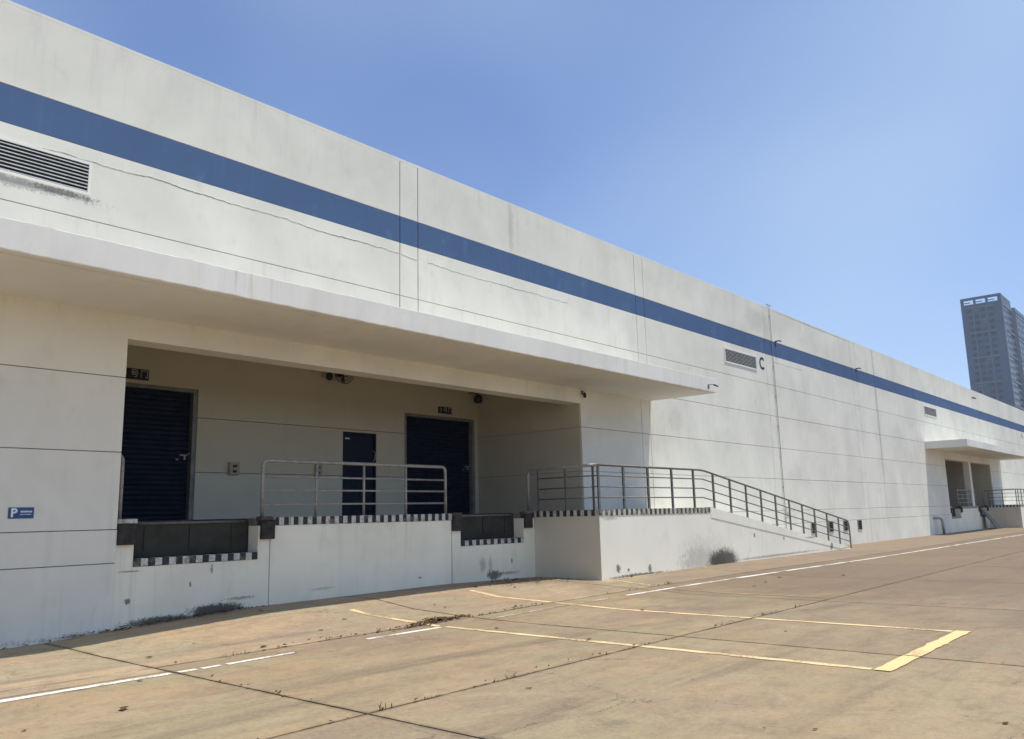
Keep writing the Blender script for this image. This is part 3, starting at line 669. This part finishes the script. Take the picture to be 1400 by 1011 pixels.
ramp(46.15, -0.18, 'distant ramp landing by the far loading dock at right edge')

def rail_dock(ox, dz, label):
    x = lambda v: v+ox
    y = 0.13; T = 1.60+dz; Rr = thing('railing', label, 'railing', (x(9.9), y, T))
    MB().tube(fillet([(x(7.82), y, T), (x(7.82), y, 2.56+dz), (x(12.12), y, 2.56+dz), (x(12.12), y, T)], 0.11), 0.031, 10).build('top_rail', 'steel', Rr)
    for px in (8.91, 9.98, 11.03): MB().tube([(x(px), y, T), (x(px), y, 2.545+dz)], 0.025, 8).build('post', 'steel', Rr)
    for z in (2.29, 2.06, 1.82): MB().tube([(x(7.82), y, z+dz), (x(12.12), y, z+dz)], 0.019, 6).build('rail', 'steel', Rr)
    for px in (7.82, 8.91, 9.98, 11.03, 12.12): MB().lathe((x(px), y, T), [(0.05, 0.0), (0.05, 0.012), (0.024, 0.018)], 10).build('base_flange', 'steel', Rr)
rail_dock(0, 0, 'stainless railing on the near loading dock between the two leveller pits')
rail_dock(46.15, -0.18, 'small railing on the distant loading dock')
Rr = thing('guard_rail', 'curved steel guard rail end beside the left roller door', 'railing', (5.47, .2, 1.6))
MB().tube(fillet([(5.475, 0.16, 1.6), (5.475, 0.16, 2.55), (5.475, 1.5, 2.55), (5.475, 1.5, 1.6)], 0.12), 0.03, 10).build('top_rail', 'steel', Rr)
MB().box(5.452, 5.498, 0.20, 1.48, 1.75, 1.77).build('rail', 'steel', Rr)

def rail_ramp(ox, dz, label):
    x = lambda v: v+ox
    T = 1.62+dz; H = 2.59+dz; yo = -1.74; xe = 14.93
    Rr = thing('ramp_railing', label, 'railing', (x(xe), yo, T))
    zend = 1.06 if ox == 0 else 0.9
    slope = lambda px, z: z if px <= 19.67 else z - (H-zend)*(px-19.67)/(30.2-19.67)
    MB().tube(fillet([(x(xe), 0.24, T-0.02), (x(xe), 0.24, H-0.03), (x(xe), -0.30, H-0.02), (x(xe), yo, H), (x(xe), yo, H)][:4], 0.12), 0.034, 10).build('top_rail', 'steel', Rr)
    MB().tube(fillet([(x(xe), yo, H), (x(19.67), yo, H), (x(30.2), yo, slope(30.2, H)), (x(30.22), yo, 0.08)], 0.25), 0.026, 10).build('top_rail', 'rail_dark', Rr)
    for py in (-0.07, -0.86, -1.62): MB().box(x(xe)-0.02, x(xe)+0.02, py-0.02, py+0.02, T-0.02, H-0.02).build('post', 'rail_dark', Rr)
    for k_ in (0.235, 0.475, 0.71):
        MB().tube([(x(xe), -0.07, H-k_), (x(xe), yo, H-k_)], 0.016, 6).build('rail', 'rail_dark', Rr)
        MB().tube([(x(xe), yo, H-k_), (x(19.67), yo, H-k_), (x(30.2), yo, slope(30.2, H-k_))], 0.016, 6).build('rail', 'rail_dark', Rr)
    for px in (14.96, 15.95, 17.0, 18.1, 19.19, 20.25, 21.21, 22.18, 23.14, 24.13, 25.13, 26.12, 27.11, 28.16, 29.2):
        w_ = 0.032
        MB().box(x(px)-w_, x(px)+w_, yo-0.018, yo+0.018, slope(px, T)-0.06, slope(px, H)-0.015).build('post', 'rail_dark', Rr)
    MB().box(x(20.2), x(29.9), yo-0.03, yo+0.03, 0, 0.001).build('base_rail', 'rail_dark', Rr) if False else None
    bz = lambda px: slope(px, T)
    b_ = MB(); b_.add([(x(20.0), yo-0.03, bz(20.0)-0.015), (x(29.6), yo-0.03, bz(29.6)-0.03), (x(29.6), yo+0.03, bz(29.6)-0.03), (x(20.0), yo+0.03, bz(20.0)-0.015),
                       (x(20.0), yo-0.03, bz(20.0)+0.02), (x(29.6), yo-0.03, bz(29.6)+0.01), (x(29.6), yo+0.03, bz(29.6)+0.01), (x(20.0), yo+0.03, bz(20.0)+0.02)],
                      [(0, 3, 2, 1), (4, 5, 6, 7), (0, 1, 5, 4), (2, 3, 7, 6), (0, 4, 7, 3), (1, 2, 6, 5)])
    b_.build('base_rail', 'rail_dark', Rr)
rail_ramp(0, 0, 'dark steel railing along the near landing and down the ramp')
rail_ramp(46.15, -0.18, 'dark railing of the distant landing at the right edge')

# ------------------------------------------------------------------ signs, lamps and small things
S = thing('parking_sign', 'small blue parking sign with a white P on the left wall', 'sign', (4.1, 0, 1.73))
MB().panel(3.95, 4.26, 1.655, 1.80, -0.012, 0.001, 0.003).build('sign_plate', 'sign_blue', S)
text('letter', 'P', 0.155, (4.015, -0.014, 1.727), 'sign_white', S, 1.0, 0.005)
for i, z in enumerate((1.745, 1.708)):
    xx = 4.095; rnd = random.Random(i+3); tb = MB()
    while xx < 4.225:
        ww = rnd.uniform(0.012, 0.022) if i == 0 else rnd.uniform(0.006, 0.012)
        tb.box(xx, xx+ww, -0.0145, -0.011, z-(0.011 if i == 0 else 0.006), z+(0.011 if i == 0 else 0.006)); xx += ww+0.005
    tb.build('text_row', 'sign_white', S)
def door_sign(txt, x0, x1, z0, z1, label):
    s_ = thing('door_sign', label, 'sign', ((x0+x1)/2, 3.6, z0))
    MB().panel(x0, x1, z0, z1, 3.575, 3.601, 0.004).build('sign_plate', 'sign_black', s_)
    w3 = (x1-x0)/3
    for i, ch in enumerate(txt):
        text('character', ch, (z1-z0)*0.80, (x0+w3*(i+0.5), 3.572, (z0+z1)/2), 'sign_char', s_, 1.0, 0.002)
door_sign('3号门', 6.83, 7.40, 4.31, 4.52, 'dark door number sign above the left roller door')
door_sign('2号门', 15.27, 15.78, 4.28, 4.46, 'dark door number sign above the right roller door')

def switch_box(x0, x1, z0, z1, label):
    s_ = thing('switch_box', label, 'switch box', ((x0+x1)/2, 3.6, z0))
    MB().panel(x0, x1, z0, z1, 3.52, 3.601, 0.008).build('housing', 'cream_box', s_)
    for i in (0.28, 0.70):
        MB().box(x0+0.07, x1-0.07, 3.512, 3.521, z0+(z1-z0)*i-0.025, z0+(z1-z0)*i+0.025).build('button', 'lamp', s_)
switch_box(9.18, 9.41, 2.51, 2.77, 'beige door control box near the left roller door')
switch_box(11.35, 11.52, 2.53, 2.80, 'beige control box seen behind the dock railing left of the service door')

L = thing('wall_lamp', 'dark hanging lamp on the recess wall beside the wall fan', 'lamp', (11.59, 3.6, 4.9))
MB().lathe((11.59, 3.42, 4.745), [(0.0, 0.0), (0.05, 0.01), (0.085, 0.07), (0.075, 0.15), (0.03, 0.2), (0.0, 0.21)], 14).build('lamp_shade', 'lamp', L)
MB().tube([(11.59, 3.6, 5.02), (11.59, 3.47, 5.03), (11.59, 3.42, 4.94)], 0.014, 6).build('arm', 'lamp', L)
MB().box(11.2, 11.26, 3.54, 3.601, 4.93, 4.97).build('cable_box', 'cream_box', L)
F = thing('wall_fan', 'round caged wall fan under the recess ceiling', 'fan', (11.98, 3.6, 4.9))
cx, cy, cz = 11.98, 3.36, 4.98
for rr_ in (0.28, 0.20, 0.12):
    MB().tube([(cx+rr_*math.cos(a), cy-(0.28-rr_)*0.25, cz+rr_*math.sin(a)) for a in frange(0, 2*math.pi, 20)], 0.008, 5, cap=False).build('cage_ring', 'lamp', F)
g_ = MB()
for k in range(24):
    a = 2*math.pi*k/24
    g_.tube([(cx+0.05*math.cos(a), cy-0.06, cz+0.05*math.sin(a)), (cx+0.20*math.cos(a), cy-0.03, cz+0.20*math.sin(a)), (cx+0.28*math.cos(a), cy, cz+0.28*math.sin(a)), (cx+0.25*math.cos(a), cy+0.10, cz+0.25*math.sin(a))], 0.004, 4)
g_.build('cage_wires', 'lamp', F)
for k in range(3):
    a = 2*math.pi*k/3+0.4; c_, s_ = math.cos(a), math.sin(a)
    MB().add([(cx+0.04*c_-0.03*s_, cy+0.05, cz+0.04*s_+0.03*c_), (cx+0.24*c_-0.10*s_, cy+0.08, cz+0.24*s_+0.10*c_), (cx+0.24*c_+0.06*s_, cy+0.02, cz+0.24*s_-0.06*c_), (cx+0.04*c_+0.03*s_, cy+0.03, cz+0.04*s_-0.03*c_)], [(0, 1, 2, 3)]).build('blade', 'lamp', F)
MB().lathe((cx, cy, cz), [(0.0, -0.07), (0.06, -0.06), (0.06, 0.08), (0.09, 0.10), (0.09, 0.22), (0.0, 0.25)], 12, axis='y').build('motor', 'lamp', F)
L = thing('wall_lamp', 'dark lamp high in the right corner of the recess', 'lamp', (17.1, 3.6, 4.8))
MB().lathe((16.62, 3.38, 4.63), [(0.0, 0.0), (0.09, 0.02), (0.12, 0.10), (0.10, 0.20), (0.03, 0.26), (0.0, 0.27)], 14).build('lamp_shade', 'lamp', L)
MB().tube([(16.45, 3.6, 4.92), (16.45, 3.45, 4.93), (16.62, 3.38, 4.89)], 0.016, 6).build('arm', 'lamp', L)
L = thing('pillar_lamp', 'small dark bracket lamp at the top of the recess corner pillar', 'lamp', (16.86, 0, 4.5))
MB().box(16.83, 16.90, -0.03, 0.002, 4.52, 4.62).build('bracket', 'frame', L)
MB().lathe((16.87, -0.09, 4.43), [(0.0, 0.0), (0.035, 0.005), (0.045, 0.06), (0.03, 0.12), (0.0, 0.13)], 10).build('lamp_shade', 'lamp', L)
MB().tube([(16.865, -0.02, 4.585), (16.868, -0.085, 4.585), (16.87, -0.09, 4.55)], 0.010, 6).build('arm', 'lamp', L)
L = thing('security_camera', 'small camera on a bracket at the near canopy corner', 'camera', (19.75, -2.04, 4.8))
MB().box(19.72, 19.77, -2.07, -2.038, 4.72, 4.83).build('mount', 'frame', L)
MB().tube([(19.745, -2.06, 4.82), (19.77, -2.12, 4.83), (19.90, -2.14, 4.83)], 0.010, 6).build('arm', 'frame', L)
MB().tube([(19.88, -2.14, 4.83), (20.06, -2.16, 4.80)], 0.022, 8).build('camera_body', 'lamp', L)
L = thing('security_camera', 'tiny camera below the parapet far down the wall', 'camera', (60.1, 0, 8.3))
MB().box(60.05, 60.15, -0.06, 0.002, 8.34, 8.44).build('mount', 'frame', L)
MB().tube([(60.1, -0.05, 8.38), (60.2, -0.20, 8.33)], 0.045, 8).build('camera_body', 'lamp', L)

# down conductor with clamps, and brackets on the band
L = thing('down_conductor', 'thin dark lightning conductor running down the wall right of the letter C', 'cable', (28.86, 0, 0))
MB().tube([(28.86, -0.03, 0.2), (28.86, -0.03, 8.95), (28.86, 0.1, 9.0)], 0.010, 6).build('conductor', 'frame', L)
for z in (1.2, 2.3, 3.4, 4.5, 5.6, 6.7, 8.6): MB().box(28.83, 28.89, -0.035, 0.002, z-0.015, z+0.015).build('clamp', 'galv', L)
MB().tube([(28.65, 0.0, 9.02), (29.10, 0.0, 9.02)], 0.014, 6).build('cross_bar', 'frame', L)
MB().panel(28.95, 29.25, 1.42, 1.62, -0.06, 0.002, 0.008).build('test_box', 'wall_clean', L)
for (px, lab) in ((29.22, 'dark angle bracket on the blue band beside the conductor'), (37.92, 'dark angle bracket on the blue band farther along the wall')):
    L = thing('wall_bracket', lab, 'bracket', (px, 0, 7.6))
    MB().box(px-0.03, px+0.03, -0.02, 0.001, 7.50, 7.70).build('back_plate', 'lamp', L)
    MB().tube([(px, -0.01, 7.68), (px+0.03, -0.14, 7.70), (px+0.14, -0.17, 7.68)], 0.025, 6).build('arm', 'lamp', L)
L = thing('bent_pipe', 'grey bent steel pipe by the wall left of the far dock', 'pipe', (48.3, -0.3, 0))
MB().tube(fillet([(47.85, -0.05, 0.86), (48.35, -0.30, 0.86), (48.38, -0.32, 0.0)], 0.25), 0.07, 10).build('pipe', 'galv', L)
L = thing('leaning_plate', 'dark grey steel plate leaning against the far loading dock', 'steel plate', (59.6, -0.5, 0))
MB().add([(58.95, -0.75, 0.0), (60.05, -0.75, 0.0), (60.05, -0.70, 0.0), (58.95, -0.70, 0.0), (58.95, 0.0, 1.2), (60.05, 0.0, 1.2), (60.05, 0.045, 1.2), (58.95, 0.045, 1.2)],
         [(0, 3, 2, 1), (4, 5, 6, 7), (0, 1, 5, 4), (2, 3, 7, 6), (0, 4, 7, 3), (1, 2, 6, 5)]).build('plate', 'frame', L)
MB().tube([(59.0, -0.72, 0.03), (59.0, -0.02, 1.2)], 0.03, 6).build('edge_bar', 'rail_dark', L)

# ------------------------------------------------------------------ far tower
T = thing('apartment_tower', 'tall grey tower block rising behind the warehouse roof', 'building', (445, 66, 0))
TX, TY0, TY1, TH = 424.5, 57.66, 74.26, 96.6
MB().box(TX, TX+22.5, TY0, TY1, 0, TH-4.6).build('wall', 'tower', T)
MB().box(TX+22.5, TX+55, TY0-1.4, TY1, 0, TH-3.2).build('wall', 'tower', T)
cw = MB()   # crown screen with three openings to the sky
zb_, zt_ = TH-4.6, TH
oy = [(58.96, 62.96), (63.96, 67.96), (68.96, 72.96)]
for (xa, xb) in ((TX, TX+0.5), (TX+9.5, TX+10)):
    cw.box(xa, xb, TY0+0.51, TY1-0.51, zb_, TH-4.0) if False else None
edges = [TY0] + [v for o_ in oy for v in o_] + [TY1]
for i in range(0, len(edges), 2): cw.box(TX, TX+0.6, edges[i], edges[i+1], zb_+1.1, zt_-1.2)
cw.box(TX, TX+0.6, TY0, TY1, zb_, zb_+1.1)
cw.box(TX, TX+0.6, TY0, TY1, zt_-1.2, zt_)
cw.box(TX+0.6, TX+22.4, TY0, TY0+0.6, zb_, zt_); cw.box(TX+0.6, TX+22.4, TY1-0.6, TY1, zb_, TH-3.4)
cw.build('roof_screen', 'tower', T)
fr = MB()
for (a, c) in oy: fr.box(TX-0.15, TX+0.3, a+1.2, c, zt_-2.6, zt_-2.2); fr.box(TX-0.15, TX+0.3, a, c, zb_+1.1, zb_+1.35)
fr.build('screen_rail', 'tower_band', T)
wf = MB().box(-0.12, 0.12, 0, 1.9, 0, 1.55).mesh('window', 'tower_dark')
wg = MB().box(-0.16, -0.10, 0.12, 1.78, 0.12, 1.43).mesh('pane', 'glass')
ws = MB().box(0, 2.6, -0.12, 0.12, 0, 1.55).mesh('window', 'tower_dark')
wsg = MB().box(0.12, 2.48, -0.16, -0.10, 0.12, 1.43).mesh('pane', 'glass')
FL = 2.95
nf = int((TH-5)/FL)
for f_ in range(nf-17, nf):
    z = f_*FL+0.9
    for y in (61.2, 64.4, 67.2, 69.7):
        o = obj('window', wf, T); o.location = (TX, y, z); p_ = obj('pane', wg); p_.parent = o
    for i in range(6):
        o = obj('window', ws, T); o.location = (TX+1.8+i*3.5, TY0, z); p_ = obj('pane', wsg); p_.parent = o
    for i in range(7):
        o = obj('window', ws, T); o.location = (TX+24.0+i*4.2, TY0-1.4, z); p_ = obj('pane', wsg); p_.parent = o
for k in range(3, 9):
    z = TH-5.4-(k-3)*4*FL
    MB().box(TX-0.35, TX-0.001, 60.7, 72.0, z, z+0.5).build('ledge', 'tower_band', T)
    MB().box(TX-0.1, TX+22.3, TY0-0.45, TY0-0.001, z, z+0.55).build('ledge', 'tower_band', T)
    MB().box(TX+22.45, TX+55, TY0-1.85, TY0-1.401, z, z+0.55).build('ledge', 'tower_band', T)
for y in (63.8, 69.25): MB().box(TX-0.3, TX-0.002, y, y+0.4, 30, TH-5.4).build('pilaster', 'tower_band', T)
MB().box(TX-0.4, TX+0.5, TY0-0.5, TY0-0.001, 30, TH-0.3).build('pilaster', 'tower_band', T)
MB().box(TX+22.2, TX+22.48, TY0-1.6, TY0-0.002, 30, TH-3.3).build('pilaster', 'tower_band', T)

# ------------------------------------------------------------------ leaves and weeds
def leaf_mesh(size, seed):
    rnd = random.Random(seed); n = 8; vs = []
    curl = rnd.uniform(0.2, 0.5)
    for i in range(n):
        a = 2*math.pi*i/n; r = size*(1+rnd.uniform(-.25, .25))
        x, y = r*math.cos(a), 0.62*r*math.sin(a)
        vs.append((x, y, 0.004+curl*abs(y)*0.7+0.2*abs(x)*rnd.uniform(0.2, 1)))
    vs.append((0, 0, 0.004))
    b = MB().add(vs, [(i, (i+1) % n, n) for i in range(n)])
    return b.mesh('leaf', 'leaf')
lm = [leaf_mesh(0.055, i) for i in range(5)]
LV = [(8.61, -5.96, 1.5), (5.98, -7.19, .9), (5.35, -4.64, .9), (8.79, -4.25, .8), (11.6, -4.85, 1.5), (7.34, -10.46, 1.0), (6.98, -10.78, .6), (6.05, -9.77, .5), (9.41, -10.2, .7), (5.9, -9.46, .4),
      (3.38, -4.88, 1.3), (3.51, -4.19, .9), (2.58, -4.97, .7), (4.05, -3.74, .8), (3.81, -2.16, .6), (4.79, -2.39, .8), (4.82, -2.97, .8), (5.99, -2.9, 1.1), (7.18, -2.43, 1.1), (7.4, -0.6, 1), (4.84, -0.87, .9),
      (10.0, -1.75, .8), (9.9, -2.1, .9), (12.06, -8.31, .6), (10.52, -7.67, .6), (16.2, -4.6, 1.2), (18.4, -4.2, 1.2), (19.6, -5.2, 1.2), (17.2, -4.4, 1.0), (6.5, -1.6, .8), (8.0, -1.9, .7), (11.9, -0.9, 1.1), (13.0, -0.8, 1.2), (12.6, -1.3, .9), (5.6, -1.9, .7), (6.1, -2.3, .7)]
LV = [q for i, q in enumerate(LV) if i % 3 != 2 or q[2] > 1.05]
for i, (x, y, s_) in enumerate(LV):
    s_ *= random.uniform(0.6, 1.1)
    o = obj('fallen_leaf', lm[i % 5]); o.location = (x, y, gz(x, y)+0.004); o.scale = (s_, s_*random.uniform(0.7, 1.2), s_); o.rotation_euler = (0, 0, i*2.4)
    zone = ('in the strip of apron along the dock wall' if y > -1.2 else 'on the apron slab between the dock and the white line' if y > -3.45 else 'just outside the solid white line at left' if x < 4.4 and y > -4.3
            else 'left of the near yellow line, inside the white line' if x < 8.0 and y > -6.7 else 'inside or beside the yellow parking bay' if x < 12.5 and y > -6.7 else 'on the lane beyond the yellow bay' if x >= 12.5 else 'on the open concrete nearest the viewer')
    tag(o, ('large' if s_ > 0.95 else 'small') + ' dry brown leaf ' + zone, 'leaf', 'dry leaves scattered over the yard')
def litter(spots, name, label):
    b = MB(); rnd = random.Random(len(spots)*3)
    for (cx_, cy_, rx, ry, n) in spots:
        for k in range(n):
            x = cx_+rnd.gauss(0, rx); y = cy_+rnd.gauss(0, ry); h = gz(x, y)+rnd.uniform(0.004, 0.05*math.exp(-((x-cx_)/rx)**2*0.5))
            r = rnd.uniform(0.012, 0.042); a = rnd.uniform(0, 6.28); t = rnd.uniform(-.5, .5); u = rnd.uniform(-.5, .5)
            vs = []
            for q in range(5):
                an = a+2*math.pi*q/5; dx, dy = r*math.cos(an), 0.55*r*math.sin(an+0.4)
                vs.append((x+dx, y+dy, h+max(-0.003, dx*t+dy*u)+(0.008 if q % 2 else 0)))
            b.add(vs, [tuple(range(5))])
    o = b.build(name, 'leaf'); o['kind'] = 'stuff'; return tag(o, label, 'leaf litter')
litter([(8.85, -2.98, 0.20, 0.055, 260), (9.25, -3.02, 0.15, 0.03, 50), (8.5, -3.12, 0.14, 0.05, 40), (8.1, -3.15, 0.3, 0.03, 30)], 'leaf_litter', 'heap of brown leaf litter where the yellow line meets the slab joint')
litter([(13.4, -0.45, 0.35, 0.12, 80), (13.9, -0.8, 0.4, 0.2, 40), (13.0, -0.95, 0.4, 0.12, 30), (14.2, -1.2, .3, .2, 25)], 'leaf_litter', 'dry leaf scraps by the dock corner near the landing')
litter([(6.9, -0.06, 0.45, 0.04, 110), (6.1, -0.05, 0.35, 0.03, 40), (4.9, -0.05, 0.4, 0.02, 25), (5.6, -0.06, .2, .03, 30)], 'leaf_litter', 'dark debris gathered along the foot of the dock wall')
litter([(10.6, -3.08, 0.4, 0.012, 30), (14, -3.1, 1.0, 0.012, 16), (6.6, -3.12, 0.6, 0.010, 22), (7, -6.73, 1.6, 0.008, 18), (11.5, -6.73, 1.6, 0.008, 18), (4.5, -5, .008, 1.0, 8)], 'leaf_litter', 'crumbs of dry litter caught in the slab joints')
WD = [(4.68, -6.72, 1.3), (5.15, -6.73, .8), (5.3, -6.73, .6), (6.03, -6.73, .8), (6.28, -6.73, 1.2), (7.89, -6.73, .8), (8.66, -6.73, .7), (9.15, -6.73, .8), (9.68, -3.1, 1.0), (9.9, -3.1, .9), (9.5, -3.1, .7), (10.62, -3.1, 1.0), (10.85, -3.1, .7), (7.65, -3.1, 1.2), (7.85, -3.1, 1.0), (13.11, -6.73, 1.0), (12.02, -6.73, .9), (15.4, -3.1, 1.6), (5.52, -3.12, 1.2), (5.3, -3.12, .7), (6.8, -3.1, 1.3), (15.9, -1.86, 1.8), (17.0, -1.86, 1.3)]
for i, (x, y, s_) in enumerate(WD):
    rnd = random.Random(i+50); b = MB()
    for k in range(rnd.randint(7, 13)):
        a = rnd.uniform(0, 6.28); h = rnd.uniform(0.02, 0.06)*s_; l = rnd.uniform(0.2, 1.0)*h; wd = rnd.uniform(0.002, 0.005)*s_
        px, py = x+rnd.gauss(0, 0.03*s_), y+rnd.gauss(0, 0.006); z = gz(px, py)-0.01
        dx, dy = math.cos(a), math.sin(a)*0.6
        b.add([(px-dy*wd, py+dx*wd, z), (px+dy*wd, py-dx*wd, z), (px+dx*l*0.45+dy*wd, py+dy*l*0.45-dx*wd, z+h*0.7), (px+dx*l*0.45-dy*wd, py+dy*l*0.45+dx*wd, z+h*0.7), (px+dx*l, py+dy*l, z+h)], [(0, 1, 2, 3), (3, 2, 4)])
    o = b.build('weed_tuft', 'weed'); zone = ('at the foot of the ramp wall' if y > -2.5 else ('from the joint beside the white line, ' + ('left of' if x < 8.4 else 'inside' if x < 11.6 else 'right of') + ' the yellow bay') if y > -4 else
            ('from the joint nearest the viewer, ' + ('left of' if x < 8.4 else 'inside' if x < 11.6 else 'right of') + ' the yellow bay'))
    tag(o, ('taller' if s_ > 0.95 else 'tiny') + ' weed tuft sprouting ' + zone, 'weed', 'weeds growing in the slab joints')

# ------------------------------------------------------------------ the air: thin summer haze round everything
hz = MB().box(-720, 720, -720, 720, -1.5, 99.0).build('haze', 'soil'); hz.data.materials.clear()
hm = bpy.data.materials.new('summer haze'); hm.use_nodes = True; hn = hm.node_tree; hn.nodes.clear()
ho = hn.nodes.new('ShaderNodeOutputMaterial'); hv = hn.nodes.new('ShaderNodeVolumePrincipled')
hv.inputs['Color'].default_value = (0.86, 0.92, 1.0, 1); hv.inputs['Density'].default_value = 0.00032; hv.inputs['Anisotropy'].default_value = 0.2
hn.links.new(hv.outputs[0], ho.inputs['Volume']); hz.data.materials.append(hm)
hz['kind'] = 'stuff'; hz['label'] = 'thin pale summer haze over the whole yard'; hz['category'] = 'haze'
